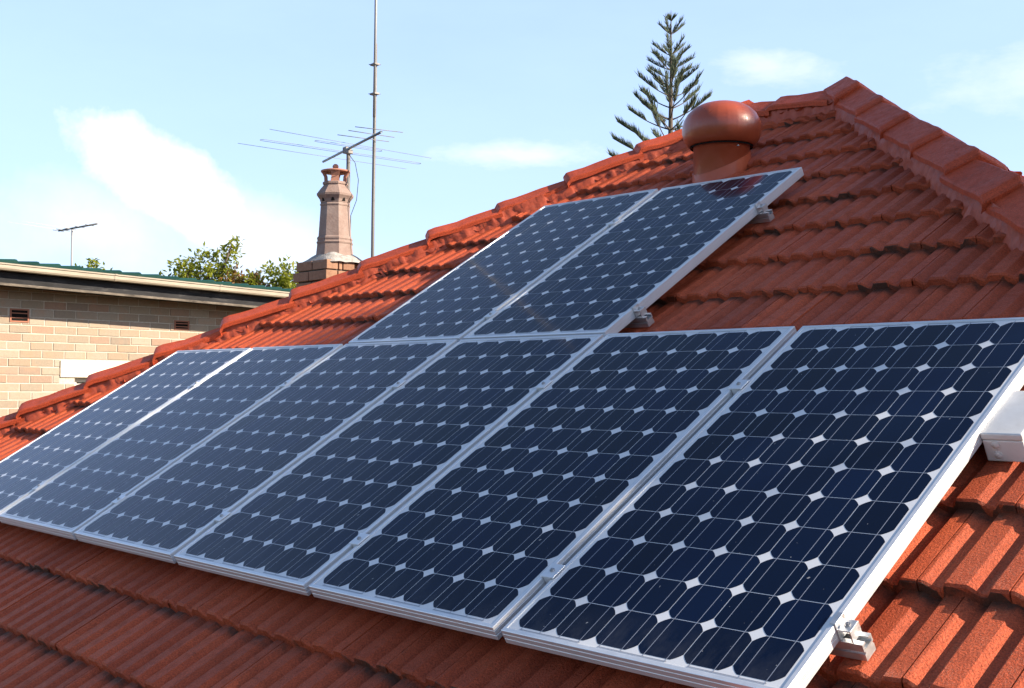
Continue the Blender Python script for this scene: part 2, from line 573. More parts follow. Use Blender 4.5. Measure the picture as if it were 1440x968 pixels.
def tile_field(mb, fr, u0, u1, clips, uphase, seed, courses, detail=True):
    """interlocking tiles over one roof face; fr(u,v,n) -> world; clips: list of (du,dv,c) keeping du*u+dv*v>=c"""
    rnd = random.Random(seed)
    k0 = math.floor((u0 - uphase) / RIB) - 1
    k1 = math.ceil((u1 - uphase) / RIB) + 1
    bm = bmesh.new()
    # rib profile: flat top, sloping right facet, valley, steep left wall
    prof = [(0.0, 0.0155), (0.0030, 0.0175), (0.051, 0.0180), (0.0550, 0.0162), (0.0775, 0.0015), (0.0915, 0.0), (0.0985, 0.010)]
    for c in range(courses):
        v0 = VE + GAUGE * c
        kk = k0 + (c % 2)
        while kk < k1:
            # one tile = two ribs
            ua, ub = uphase + kk * RIB - 0.060, uphase + (kk + 2) * RIB - 0.060
            vm = v0 + GAUGE / 2
            ok = all(max(du * ua, du * ub) + max(dv * (v0 - .05), dv * (v0 + GAUGE + .05)) >= cc for du, dv, cc in clips)
            if ok:
                jn = rnd.gauss(0, 0.0012)
                jv = rnd.gauss(0, 0.0022)
                jt = rnd.gauss(0, 0.0012)
                cols = []
                for r in range(-1, 3):
                    for (pu, pn) in prof:
                        uu = uphase + (kk + r) * RIB + pu
                        if ua + 0.0014 < uu < ub - 0.0014:
                            cols.append((uu, pn))
                cols.sort()
                # closing edges beside the joint
                def pat(uu):
                    x = ((uu - uphase) / RIB) % 1 * RIB
                    pp = prof + [(RIB, prof[0][1])]
                    for a, b in zip(pp, pp[1:]):
                        if a[0] <= x <= b[0]:
                            return a[1] + (b[1] - a[1]) * (x - a[0]) / (b[0] - a[0] + 1e-9)
                    return 0.0
                cols = [(ua + 0.0012, pat(ua) - 0.009), (ua + 0.0016, pat(ua))] + cols + [(ub - 0.0018, pat(ub)), (ub - 0.0012, pat(ub) - 0.009)]
                LAP = 0.027
                rows = [(-0.001, -LAP * 1.02), (0.0, -0.006), (0.006, 0.0), (GAUGE * 0.5, -LAP * 0.5), (GAUGE + 0.035, -LAP * 1.0 - 0.003)]
                grid = []
                for ri, (dv, dn) in enumerate(rows):
                    row = []
                    for (uu, pn) in cols:
                        a = b = 0.0
                        if ri < 3:
                            a = 0.0035 * noise.noise(Vector((uu * 40, v0 * 7, seed))) + 0.002 * noise.noise(Vector((uu * 160, v0 * 7, seed)))
                            b = 0.0016 * noise.noise(Vector((uu * 90, v0 * 9, seed + 3.3)))
                        n_ = N0 - 0.004 + LAP + pn + dn + jn + b + jt * (uu - ua) / (2 * RIB)
                        if ri == 0:
                            n_ = N0 + min(pn, 0.016) - 0.003
                        row.append(bm.verts.new(fr(uu, v0 + dv + jv + a, n_)))
                    grid.append(row)
                for i in range(len(rows) - 1):
                    for j in range(len(cols) - 1):
                        f = bm.faces.new((grid[i][j], grid[i][j + 1], grid[i + 1][j + 1], grid[i + 1][j]))
                        f.smooth = False
            kk += 2
    for du, dv, cc in clips:
        # plane through the clip line, standing square to the face
        p0 = Vector((du * cc, dv * cc, 0)) / (du * du + dv * dv)
        wp = fr(p0.x, p0.y, 0.0)
        nn = fr(p0.x + du, p0.y + dv, 0.0) - wp
        bmesh.ops.bisect_plane(bm, geom=bm.verts[:] + bm.edges[:] + bm.faces[:], plane_co=wp, plane_no=nn, clear_inner=True)
    bm.verts.index_update()
    mb.add([v.co for v in bm.verts], [[v.index for v in f.verts] for f in bm.faces])
    bm.free()


ncourse = int((VR - VE) / GAUGE) + 1
YE = VE * CT
YR = VR * CT
XL, XR = UL(VE), UR(VE)
s_ = 0.857
roofmb = MB()
tile_field(roofmb, rp, XL, XR, [(1, -s_, -5.89), (-1, -s_, -2.51), (0, -1, -VR)], 0.905, 1.0, ncourse)
# left, right and rear faces: the same frame turned about the house axis
XRL, XRR = UL(VR), UR(VR)


def frL(u, v, n):       # u runs from rear to front along -Y
    return Vector((XRL - (YR - (v * CT - n * ST)), YR - u, Z0 + v * ST + n * CT))


def frR(u, v, n):
    return Vector((XRR + (YR - (v * CT - n * ST)), YR + u, Z0 + v * ST + n * CT))


def frB(u, v, n):
    return Vector((-u, 2 * YR - (v * CT - n * ST), Z0 + v * ST + n * CT))


half = YR - YE
for fr_, sd in ((frL, 2.0), (frR, 3.0)):
    tile_field(roofmb, fr_, -half, half, [(1, -s_, -VR * s_), (-1, -s_, -VR * s_)], 0.03, sd, ncourse)
tile_field(roofmb, frB, -XR, -XL, [(1, -s_, -2.51), (-1, -s_, -5.89), (0, -1, -VR)], 0.03, 4.0, ncourse)
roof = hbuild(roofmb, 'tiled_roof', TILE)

# roof underlay so no daylight shows between courses
ul = MB()
q = lambda x, y, z: (x, y, z)
ze = Z0 + VE * ST + (N0 - 0.05) * CT
zr = Z0 + VR * ST + (N0 - 0.05) * CT
ul.add([q(XL + .05, YE + .05, ze), q(XR - .05, YE + .05, ze), q(XR - .05, 2 * YR - YE - .05, ze), q(XL + .05, 2 * YR - YE - .05, ze), q(XRL, YR, zr), q(XRR, YR, zr)],
       [(0, 1, 5, 4), (1, 2, 5), (2, 3, 4, 5), (3, 0, 4), (3, 2, 1, 0)])
hbuild(ul, 'roof_underlay', DARKHOLE)
wl = MB()
wl.box((XL + .55, YE + .55, 0), (XR - .55, 2 * YR - YE - .55, ze - 0.02))
hbuild(wl, 'wall', WALLREN)
gt = MB()
for (x0, y0, x1, y1) in ((XL - .1, YE - .13, XR + .1, YE - .02), (XL - .1, 2 * YR - YE + .02, XR + .1, 2 * YR - YE + .13), (XL - .13, YE - .01, XL - .02, 2 * YR - YE + .01), (XR + .02, YE - .01, XR + .13, 2 * YR - YE + .01)):
    gt.box((x0, y0, ze - 0.12), (x1, y1, ze - 0.02))
hbuild(gt, 'gutter', GUTTERM)


# ridge and hip capping
def capping(p0, p1, front, hgt, dl, phase, wid, seed, base_drop, collar=0.022, dp=0.080, trim=0.0):
    """cap tiles from p0 (low) to p1 (high); front = horizontal unit vector to the viewed side"""
    rnd = random.Random(seed)
    p0, p1 = Vector(p0), Vector(p1)
    a = (p1 - p0).normalized()
    ln = (p1 - p0).length
    l = Vector(front)
    l = (l - a * l.dot(a)).normalized()
    w = a.cross(l)
    if w.z < 0:
        w = -w
    xs = [-1, -0.95, -0.6, -0.2, -0.09, -0.03, 0.03, 0.09, 0.2, 0.6, 0.95, 1]
    drop = lambda x: dp * max(0.0, abs(x) - 0.05) + (0.006 if abs(x) > 0.99 else 0) - (0.003 if abs(x) < 0.05 else 0)
    d = phase
    lc = ln - trim
    while d < lc + 0.01:
        e = min(d + dl + 0.03, lc + 0.06)
        if e - d < 0.1:
            break
        cm = MB()
        jz, jl, ja = rnd.gauss(0, 0.0045), rnd.gauss(0, 0.006), rnd.gauss(0, 0.014)
        # stations: thick collar at the low end
        ck = collar * rnd.uniform(0.8, 1.25)
        st = [(0.0, 1.0, -0.004), (0.004, 1.01, 0.004), (0.026, 1.0 + 1.3 * ck, ck * 0.93), (0.034, 1.0 + 1.5 * ck, ck), (0.075, 1.0 + 1.4 * ck, ck * 0.95), (0.14, 1.02, ck * 0.55), (0.21, 1.0, 0.006), (0.30, 1.0, 0.002), (e - d, 0.97, -0.014)]
        rows = []
        for si, (s, sc, up) in enumerate(st):
            row = []
            for x in xs:
                pos = p0 + a * (d + s) + l * (x * wid * sc + jl + ja * s) + w * (hgt - drop(x) + up + jz)
                pos += w * (0.005 * noise.noise(pos * 8) + 0.0022 * noise.noise(pos * 31))
                row.append(pos)
            rows.append(row)
        nx = len(xs)
        vs = [p for r in rows for p in r]
        fs = [(i * nx + j, i * nx + j + 1, (i + 1) * nx + j + 1, (i + 1) * nx + j) for i in range(len(st) - 1) for j in range(nx - 1)]
        # low-end face and underside thickness
        b = len(vs)
        low = [p - w * (0.022 + 0.012) for p in rows[0]]
        vs += low
        fs += [(j, b + j, b + j + 1, j + 1) for j in range(nx - 1)]
        edges = []
        for sgn, j in ((0, 0), (1, nx - 1)):
            b2 = len(vs)
            for r in rows:
                vs.append(r[j] - w * 0.02 - l * (0.004 if sgn else -0.004))
            for i in range(len(st) - 1):
                fs.append((i * nx + j, (i + 1) * nx + j, b2 + i + 1, b2 + i) if sgn else (i * nx + j, b2 + i, b2 + i + 1, (i + 1) * nx + j))
        cm.add(vs, fs, 0, True)
        o = hbuild(cm, 'ridge_cap', CAPM)
        md = o.modifiers.new('edge', 'EDGE_SPLIT')
        md.split_angle = rad(24)
        d += dl
    # pointing below both sides
    mm = MB()
    n = int(ln / 0.014)
    for sgn in (-1, 1):
        rows = []
        levels = [0.0, 0.14, 0.3, 0.5, 0.7, 0.88, 1.0]
        for i in range(n + 1):
            t = ln * i / n
            row = []
            for k in levels:
                lat = wid * (0.86 + 0.16 * k ** 1.5)
                top, bot = hgt - dp * 0.77 - 0.008, -base_drop - 0.02
                zz = top + (bot - top) * k
                q3 = Vector((t * 9, k * 3, sgn * 5 + seed))
                bmp = 0.012 * noise.noise(q3) + 0.006 * noise.noise(q3 * 3.1) + 0.010 * noise.noise(Vector((t * 34, k * 1.6 + t * 5, seed)))
                if k == 1.0:
                    lat += 0.008
                row.append(p0 + a * t + l * sgn * (lat + bmp * (1.0 if k > 0.05 else 0.2)) + w * zz)
            rows.append(row)
        m_ = len(levels)
        mm.add([p for r in rows for p in r],
               [((i * m_ + j, (i + 1) * m_ + j, (i + 1) * m_ + j + 1, i * m_ + j + 1) if sgn > 0 else (i * m_ + j, i * m_ + j + 1, (i + 1) * m_ + j + 1, (i + 1) * m_ + j)) for i in range(n) for j in range(m_ - 1)], 0, True)
    hbuild(mm, 'mortar_bedding', MORTAR)


hl0, hl1 = rp(UL(VE), VE, N0), rp(UL(VR), VR, N0)
hr0, hr1 = rp(UR(VE), VE, N0), rp(UR(VR), VR, N0)
sq = 1 / sqrt(2)
CAPL = 0.345 * 1.317
# phases chosen so that cap ends fall where the photograph shows them
phL = ((2.17 - VE) * 1.317 + 0.29 * CAPL) % CAPL
phR = ((3.278 - VE) * 1.317) % CAPL
capping(hl0, hl1, (sq, -sq, 0), 0.108, CAPL, phL, 0.094, 11, 0.050, 0.022, 0.050)
capping(hr0, hr1, (-sq, -sq, 0), 0.131, CAPL, phR, 0.122, 12, 0.045, 0.017, 0.074)
capping(hl1 - Vector((0.02, 0, 0)), hr1 + Vector((0.03, 0, 0)), (0, -1, 0), 0.125, 0.40, 0.0, 0.125, 13, 0.065, 0.022, 0.08, 0.17)
bl0 = Vector((hl0.x, 2 * YR - hl0.y + 2 * (N0 * -ST) * -1, hl0.z))
capping((hl0.x, 2 * hl1.y - hl0.y, hl0.z), hl1, (sq, sq, 0), 0.06, CAPL, 0.1, 0.108, 14, 0.045)
capping((hr0.x, 2 * hr1.y - hr0.y, hr0.z), hr1, (-sq, sq, 0), 0.0, CAPL, 0.1, 0.108, 15, 0.045, 0.015, 0.05)

# ------------------------------------------------------------------ solar panels
PW, PH, GAP, GAP2, PITCH = 0.808, 1.574, 0.029, 0.015, 0.127


def frame_mesh():
    mb = MB()
    prof = [(0.0112, -0.0035), (0.0112, 0.0), (0.0012, 0.0), (0.0, -0.0012), (0.0, -0.0095), (0.0008, -0.0104), (0.0008, -0.0120), (0.0, -0.0129),
            (0.0, -0.0240), (0.0008, -0.0249), (0.0008, -0.0265), (0.0, -0.0274), (0.0, -0.0400), (0.026, -0.0400), (0.026, -0.0380), (0.003, -0.0380)]
    vs = []
    for d, z in prof:
        vs += [(d, d, z), (PW - d, d, z), (PW - d, PH - d, z), (d, PH - d, z)]
    fs = []
    for i in range(len(prof) - 1):
        for k in range(4):
            k2 = (k + 1) % 4
            fs.append((i * 4 + k2, i * 4 + k, (i + 1) * 4 + k, (i + 1) * 4 + k2))
    mb.add(vs, fs)
    return mb


def laminate_mesh():
    mb = MB()
    mb.box((0.0108, 0.0108, -0.0075), (PW - 0.0108, PH - 0.0108, -0.0022), 0)
    mx, my = (PW - 6 * PITCH) / 2, (PH - 12 * PITCH) / 2
    h, R = 0.0624, 0.0744
    a0 = math.acos(h / R)
    out_ = []
    for qd in range(4):
        for i in range(5):
            an = qd * pi / 2 + a0 + (pi / 2 - 2 * a0) * i / 4
            out_.append((R * cos(an), R * sin(an)))
    for i in range(6):
        for j in range(12):
            cx, cy = mx + PITCH * (i + .5), my + PITCH * (j + .5)
            mb.add([(cx + x, cy + y, -0.0018) for x, y in out_], [list(range(len(out_)))], 1)
        for s in (-0.0315, 0.0315):
            x = mx + PITCH * (i + .5) + s
            mb.add([(x - .0009, my - .008, -0.0015), (x + .0009, my - .008, -0.0015), (x + .0009, PH - my + .008, -0.0015), (x - .0009, PH - my + .008, -0.0015)], [(0, 1, 2, 3)], 2)
    # bus ribbons joining pairs of strings at both ends
    for (i0, i1, y) in ((0, 2, my - 0.0085), (2, 4, my - 0.0085), (4, 6, my - 0.0085), (1, 3, PH - my + 0.0065), (3, 5, PH - my + 0.0065)):
        xa, xb = mx + PITCH * i0 + 0.028, mx + PITCH * i1 - 0.028
        mb.add([(xa, y, -0.0014), (xb, y, -0.0014), (xb, y + .0028, -0.0014), (xa, y + .0028, -0.0014)], [(0, 1, 2, 3)], 2)
    return mb


panel = empty('solar_panel', rp(0, 0), (TH, 0, 0))
pf = frame_mesh().build('frame', ALU, panel)
pl = laminate_mesh().build('glass_face', [BACKSHEET, CELL, BUSBAR], panel)
GP = 'solar panels on the red tiled roof'
spots = [
    (0, 0, 'largest and nearest solar panel, its right frame edge beside the white box'),
    (-1, 0, 'solar panel directly left of the nearest one in the lower row'),
    (-2, 0, 'solar panel in the lower row under the right upper panel'),
    (-3, 0, 'solar panel in the lower row under the left upper panel'),
    (-4, 0, 'second solar panel from the left end of the lower row'),
    (-5, 0, 'leftmost solar panel of the lower row, pale blue beside the left hip'),
    (-2, 1, 'upper row solar panel just below the round roof ventilator, mirroring it'),
    (-3, 1, 'upper row solar panel nearest the left roof hip'),
]
PU = lambda k: k * (PW + GAP)
rndp = random.Random(3)
for i, (k, row, lab) in enumerate(spots):
    if i == 0:
        p = panel
    else:
        p = panel.copy(); COL.objects.link(p)
        for ch in (pf, pl):
            c = ch.copy(); COL.objects.link(c); c.parent = p
    p.location = rp(PU(k), row * (PH + GAP2), rndp.uniform(-0.0012, 0.0012))
    p.rotation_euler = (TH + rndp.uniform(-0.0008, 0.0008), rndp.uniform(-0.001, 0.001), rndp.uniform(-0.0006, 0.0006))
    tag(p, lab, 'solar panel', GP)

# rails, one extrusion each, with hooks down to the tiles
RV = [(0.235, 0), (1.19, 0), (1.795, 1), (2.755, 1)]
railprof = [(-0.020, -0.0835), (0.020, -0.0835), (0.020, -0.0665), (0.0165, -0.0655), (0.0165, -0.0605), (0.020, -0.0595), (0.020, -0.0415), (0.0075, -0.0415), (0.0075, -0.0465), (0.0145, -0.0465),
            (0.0145, -0.0560), (-0.0145, -0.0560), (-0.0145, -0.0465), (-0.0075, -0.0465), (-0.0075, -0.0415), (-0.020, -0.0415), (-0.020, -0.0595), (-0.0165, -0.0605), (-0.0165, -0.0655), (-0.020, -0.0665)]
rlab = ['aluminium mounting rail sticking out below the nearest panel at lower right', 'aluminium mounting rail passing under the lower panels to the white box',
        'aluminium mounting rail ending beside the bottom of the right upper panel', 'aluminium mounting rail ending below the ventilator beside the upper panel']
for (rv, row), lab in zip(RV, rlab):
    ua, ub = (PU(-5) - 0.05, PW + 0.052) if row == 0 else (PU(-3) - 0.05, PU(-2) + PW + 0.05)
    o = empty('mounting_rail', rp(ua, rv, 0), (TH, 0, 0))
    tag(o, lab, 'rail', 'aluminium rails under the solar panels')
    ln = ub - ua
    mb = MB()
    n = len(railprof)
    vs = [(0, y, z) for y, z in railprof] + [(ln, y, z) for y, z in railprof]
    mb.add(vs, [(j, (j + 1) % n, n + (j + 1) % n, n + j) for j in range(n)] + [list(range(n))[::-1], [n + j for j in range(n)]])
    mb.build('channel', RAILM, o)
    t = 0.35
    while t < ln - 0.15:
        fm = MB()
        fm.box((t - .02, 0.0205, -0.125), (t + .02, 0.0255, -0.052), bev=0.001)
        fm.box((t - .02, 0.0205, -0.129), (t + .02, 0.16, -0.1245))
        fm.build('roof_hook', GALV, o)
        t += 1.2

# clamps
GC = 'clamps holding the solar panels'


def bolt(name, x, y, z, par):
    m = MB()
    m.lathe([(0.0, 0.0065), (0.0032, 0.0065), (0.0034, 0.0035), (0.0034, 0.003), (0.0068, 0.003), (0.0072, 0.002), (0.0072, 0.0)], 12, (x, y, z), smooth=False)
    return m.build(name, STEEL, par)


mc = MB()
mc.box((-0.0235, -0.0275, 0.0006), (0.0235, 0.0275, 0.0040), bev=0.0008)
mc.box((-0.012, -0.0275, -0.038), (0.012, 0.0275, 0.0004), bev=0.0005)
midroot = empty('mid_clamp', (0, 0, 0), (TH, 0, 0))
mplate = mc.build('clamp_plate', ALU, midroot)
mbolt = bolt('bolt', 0, 0, 0.0042, midroot)
mids = []
names = {-1: 'nearest panel and its left neighbour', -2: 'second and third lower panels', -3: 'third and fourth lower panels', -4: 'fourth and fifth lower panels', -5: 'two leftmost lower panels'}
for k in range(-1, -6, -1):
    for rv, w_ in ((RV[0][0], 'lower'), (RV[1][0], 'upper')):
        mids.append((PU(k + 1) - GAP / 2, rv, 'small aluminium clamp between the %s, the %s of two' % (names[k], w_)))
for rv, w_ in ((RV[2][0], 'lower'), (RV[3][0], 'upper')):
    mids.append((PU(-2) - GAP / 2, rv, 'small aluminium clamp between the two upper row panels, the %s of two' % w_))
for i, (u, v, lab) in enumerate(mids):
    if i == 0:
        r = midroot
    else:
        r = midroot.copy(); COL.objects.link(r)
        for ch in (mplate, mbolt):
            c = ch.copy(); COL.objects.link(c); c.parent = r
    r.location = rp(u, v, 0.0012)
    tag(r, lab, 'clamp', GC)

ec = MB()
# Z-shaped end clamp: lip on the frame, web, foot on the rail
ec.box((-0.010, -0.019, 0.0006), (0.0035, 0.019, 0.0036), bev=0.0006)
ec.box((0.0006, -0.019, -0.041), (0.0036, 0.019, 0.0030))
ec.box((0.0030, -0.019, -0.0150), (0.0330, 0.019, -0.0115), bev=0.0006)
ec.box((0.0300, -0.019, -0.041), (0.0330, 0.019, -0.0140))
endroot = empty('end_clamp', (0, 0, 0), (TH, 0, 0))
eplate = ec.build('clamp_body', RAILM, endroot)
ebolt = bolt('bolt', 0.018, 0, -0.0113, endroot)
ends = [(PW, RV[0][0], 'bright aluminium end clamp with bolt at the lower right of the nearest panel'),
        (PU(-2) + PW, RV[2][0], 'aluminium end clamp low on the right edge of the right upper panel'),
        (PU(-2) + PW, RV[3][0], 'aluminium end clamp high on the right edge of the right upper panel'),
        (PW, RV[1][0], 'aluminium end clamp hidden against the white box')]
for i, (u, v, lab) in enumerate(ends[:3]):
    if i == 0:
        r = endroot
    else:
        r = endroot.copy(); COL.objects.link(r)
        for ch in (eplate, ebolt):
            c = ch.copy(); COL.objects.link(c); c.parent = r
    r.location = rp(u, v, 0.0)
    tag(r, lab, 'clamp', GC)

# white isolator box on the rail end
bx = empty('isolator_box', rp(0.809, 0.985, -0.012), (TH, 0, 0))
tag(bx, 'white plastic electrical box with round knockouts, right of the nearest panel', 'electrical box')
m = MB(); m.box((0, 0, -0.082), (0.10, 0.205, -0.020), bev=0.004); m.build('body', WHITEPLASTIC, bx)
m = MB(); m.box((-0.0015, -0.0015, -0.0192), (0.1015, 0.2065, 0.0), bev=0.004); m.build('lid', WHITEPLASTIC, bx)
for z in (-0.034, -0.064):
    m = MB()
    m.lathe([(0.0, 0.0012), (0.0098, 0.0012), (0.0102, 0.0002), (0.0112, 0.0002), (0.0116, 0.0010), (0.0126, 0.0010), (0.013, -0.0005)], 24)
    m.build('knockout', WHITEPLASTIC, bx, Matrix.Translation((0.03, -0.0004, z)) @ Matrix.Rotation(pi / 2, 4, 'X'))
m = MB(); m.box((0.02, 0.215, -0.0835), (0.06, 0.23, -0.02)); m.box((0.0, 0.190, -0.087), (0.09, 0.235, -0.0838)); m.build('bracket', RAILM, bx)

# ------------------------------------------------------------------ roof ventilator
vc = rp(-1.613, 3.568, -0.14)
ve = empty('roof_ventilator', vc)
tag(ve, 'round terracotta painted metal roof ventilator above the upper solar panels', 'roof ventilator')
m = MB()
prof = [(0.0, 0.432), (0.03, 0.4315), (0.075, 0.427), (0.115, 0.415), (0.150, 0.395), (0.178, 0.368), (0.197, 0.335), (0.206, 0.300), (0.206, 0.270), (0.199, 0.240), (0.186, 0.215), (0.172, 0.199), (0.166, 0.196), (0.160, 0.199), (0.158, 0.23)]
NV = 144
m.lathe(prof[::-1], NV, rmod=lambda k: 1 + (0.0035 if k % 6 == 0 else 0.0))
m.build('dome', VENTM, ve, Matrix.Translation((0, 0, -0.024)))
m = MB()
m.lathe([(0.163, 0.164), (0.163, 0.182)], 48); m.lathe([(0.0, 0.182), (0.163, 0.182)], 48)
m.build('neck_gap', DARKHOLE, ve)
m = MB()
m.lathe([(0.147, -0.05), (0.147, 0.176), (0.150, 0.177), (0.150, 0.181)], 64)
m.build('throat', VENTM, ve)
m = MB()
sg = 64
vs, fs = [], []
for k in range(sg):
    an = 2 * pi * k / sg
    x, y = 0.1515 * cos(an), 0.1515 * sin(an)
    zt = 0.090 + y * 0.52 + x * 0.10
    vs += [(x, y, -0.16), (x, y, zt), (0.1475 / 0.1515 * x, 0.1475 / 0.1515 * y, zt + 0.001)]
for k in range(sg):
    a, b = k * 3, ((k + 1) % sg) * 3
    fs += [(a, b, b + 1, a + 1), (a + 1, b + 1, b + 2, a + 2)]
m.add(vs, fs, 0, True)
o = m.build('base_collar', VENTLOW, ve)
o.modifiers.new('edge', 'EDGE_SPLIT').split_angle = rad(40)
m = MB()
bolt_m = bolt('bolt', 0.149 * cos(rad(-20)), 0.149 * sin(rad(-20)), 0.15, ve)
# ------------------------------------------------------------------ brick laying
def brick_box(mb, x0, y0, x1, y1, z0, z1, seed, L_=0.23, D=0.11, H=0.074, J=0.012, jit=0.002, zph=None):
    """outer skin of a rectangular brick pier, running bond on all four faces"""
    rnd = random.Random(seed)
    z = z1 - H
    c = 0
    while z > z0 - H:
        off = 0 if c % 2 == 0 else 1
        for side in range(4):
            ax = side in (0, 2)
            ln = (x1 - x0) if ax else (y1 - y0)
            # alternate which faces own the corner brick
            s, e = (0, ln) if (ax == (off == 0)) else (D + J, ln - D - J)
            t = s
            first = True
            while t < e - 0.02:
                w = L_
                if t + w > e - 0.05:
                    w = e - t
                w = min(w, e - t)
                ox, oy = rnd.uniform(-jit, jit), rnd.uniform(-jit, jit)
                if side == 0:
                    a, b = (x0 + t, y0 + oy), (x0 + t + w - (J if t + w < e - .001 else 0), y0 + D)
                elif side == 2:
                    a, b = (x0 + t, y1 - D), (x0 + t + w - (J if t + w < e - .001 else 0), y1 + oy)
                elif side == 1:
                    a, b = (x1 - D, y0 + t), (x1 + ox, y0 + t + w - (J if t + w < e - .001 else 0))
                else:
                    a, b = (x0 + ox, y0 + t), (x0 + D, y0 + t + w - (J if t + w < e - .001 else 0))
                mb.box((a[0], a[1], z), (b[0], b[1], z + H), 0, None, 0.004)
                t += w
        z -= H + J
        c += 1


# ------------------------------------------------------------------ chimney
ch = empty('brick_chimney', (-5.80, 3.62, 3.9))
tag(ch, 'brick chimney with a tall octagonal terracotta pot behind the left hip', 'chimney')
CI = Matrix.Translation((5.80, -3.62, -3.9))


def cbuild(mb, name, mats):
    o = mb.build(name, mats, ch)
    o.matrix_parent_inverse = CI
    return o


TOPZ = 5.625
m = MB()
brick_box(m, -6.035, 3.405, -5.605, 3.68, 4.0, TOPZ, 5)
brick_box(m, -6.02, 3.70, -5.66, 4.13, 4.0, TOPZ - 0.01, 6)
# slightly corbelled second course
brick_box(m, -6.06, 3.388, -5.588, 3.70, TOPZ - 0.086 - 0.076, TOPZ - 0.0865, 8)
cbuild(m, 'brick_stack', CHIMBRICK)
m = MB()
m.box((-6.02, 3.42, 3.9), (-5.62, 3.69, TOPZ - 0.012))
m.box((-6.0, 3.69, 3.9), (-5.675, 4.115, TOPZ - 0.022))
cbuild(m, 'mortar_core', GREYMORTAR)
m = MB()
# cement flaunching: a lumpy mound
vs, fs = [], []
cx, cy = -5.805, 3.625
for i in range(9):
    t = i / 8
    for k in range(32):
        an = 2 * pi * k / 32
        sx, sy = 0.225, 0.22
        r = 1 - 0.45 * t
        bx_ = max(-1, min(1, 1.25 * cos(an))) * sx * r
        by_ = max(-1, min(1, 1.25 * sin(an))) * sy * r
        zz = TOPZ - 0.012 + 0.082 * t ** 0.8 + 0.010 * noise.noise(Vector((bx_ * 18, by_ * 18, 1.5)))
        vs.append((cx + bx_, cy + by_, zz))
for i in range(8):
    for k in range(32):
        k2 = (k + 1) % 32
        fs.append((i * 32 + k, i * 32 + k2, (i + 1) * 32 + k2, (i + 1) * 32 + k))
m.add(vs, fs, 0, True)
m.box((-6.005, 3.80, TOPZ - 0.012), (-5.68, 4.12, TOPZ + 0.012), bev=0.006)
cbuild(m, 'cement_flaunching', CEMENT)
# the pot: octagonal shaft, mouldings, perforated collar and lantern top
U = 0.00136
zz0 = TOPZ + 0.045
S = lambda zy: zz0 + (775 - zy) * U
oct_ph = pi / 8
m = MB()
pr = [(112, 785), (108, 740), (104, 700), (107, 695), (109, 688), (103, 682), (103, 674), (106, 668), (104, 658), (97, 652), (86, 470), (89, 466), (90, 458), (84, 450)]
m.lathe([(r * U / cos(pi / 8) * 0.96, S(y)) for r, y in pr], 8, (cx, cy, 0), smooth=False, phase=oct_ph)
pr = [(84, 450), (90, 430), (106, 408), (108, 396), (101, 387), (84, 362), (70, 345), (69, 340), (74, 336), (74, 326), (68, 320)]
m.lathe([(r * U / cos(pi / 8) * 0.98, S(y)) for r, y in pr], 8, (cx, cy, 0), smooth=False, phase=oct_ph)
m.lathe([(0, S(325)), (70 * U, S(325))], 8, (cx, cy, 0), smooth=False, phase=oct_ph)
cbuild(m, 'chimney_pot', [POT])
# triangular smoke holes in the flared collar
for k in range(8):
    an = k * pi / 4
    e = Vector((cos(an), sin(an), 0)); tt = Vector((-sin(an), cos(an), 0))
    rr = lambda y: (84 + (450 - y) * 0.34) * U * 0.98 + 0.0025
    pts = [Vector((cx, cy, S(442))) + e * rr(442) - tt * 0.016, Vector((cx, cy, S(442))) + e * rr(442) + tt * 0.016, Vector((cx, cy, S(419))) + e * rr(419) + tt * 0.004, Vector((cx, cy, S(419))) + e * rr(419) - tt * 0.004]
    back = [p - e * 0.03 for p in pts]
    m = MB()
    m.add(pts + back, [(0, 1, 2, 3), (0, 4, 5, 1), (1, 5, 6, 2), (2, 6, 7, 3), (3, 7, 4, 0)])
    cbuild(m, 'smoke_hole', SOOT)
m = MB()
# lantern: four splayed piers carrying a domed lid
for k in range(4):
    an = k * pi / 2 + pi / 4 + rad(8)
    e = Vector((cos(an), sin(an), 0)); tt = Vector((-sin(an), cos(an), 0))
    lo, hi = Vector((cx, cy, S(325))), Vector((cx, cy, S(258)))
    vs = []
    for c_, r_, wd in ((lo, 66 * U, 0.038), (lo + (hi - lo) * .55, 68 * U, 0.030), (hi, 84 * U, 0.040)):
        for (dr, sd_) in ((0, -1), (0, 1), (-0.028, 1), (-0.028, -1)):
            vs.append(c_ + e * (r_ + dr) + tt * wd * sd_)
    fs = []
    for i in range(2):
        for j in range(4):
            fs.append((i * 4 + j, i * 4 + (j + 1) % 4, i * 4 + 4 + (j + 1) % 4, i * 4 + 4 + j))
    m.add(vs, fs)
m.lathe([(60 * U, S(262)), (86 * U, S(262)), (89 * U, S(257)), (88 * U, S(251)), (70 * U, S(246)), (40 * U, S(241)), (16 * U, S(237))], 24, (cx, cy, 0))
m.lathe([(60 * U, S(262)), (0, S(262))], 24, (cx, cy, 0))
m.lathe([(10 * U, S(239)), (17 * U, S(233)), (19 * U, S(225)), (16 * U, S(216)), (9 * U, S(210)), (0, S(208))], 20, (cx, cy, 0))
cbuild(m, 'lantern_cap', POTORANGE)

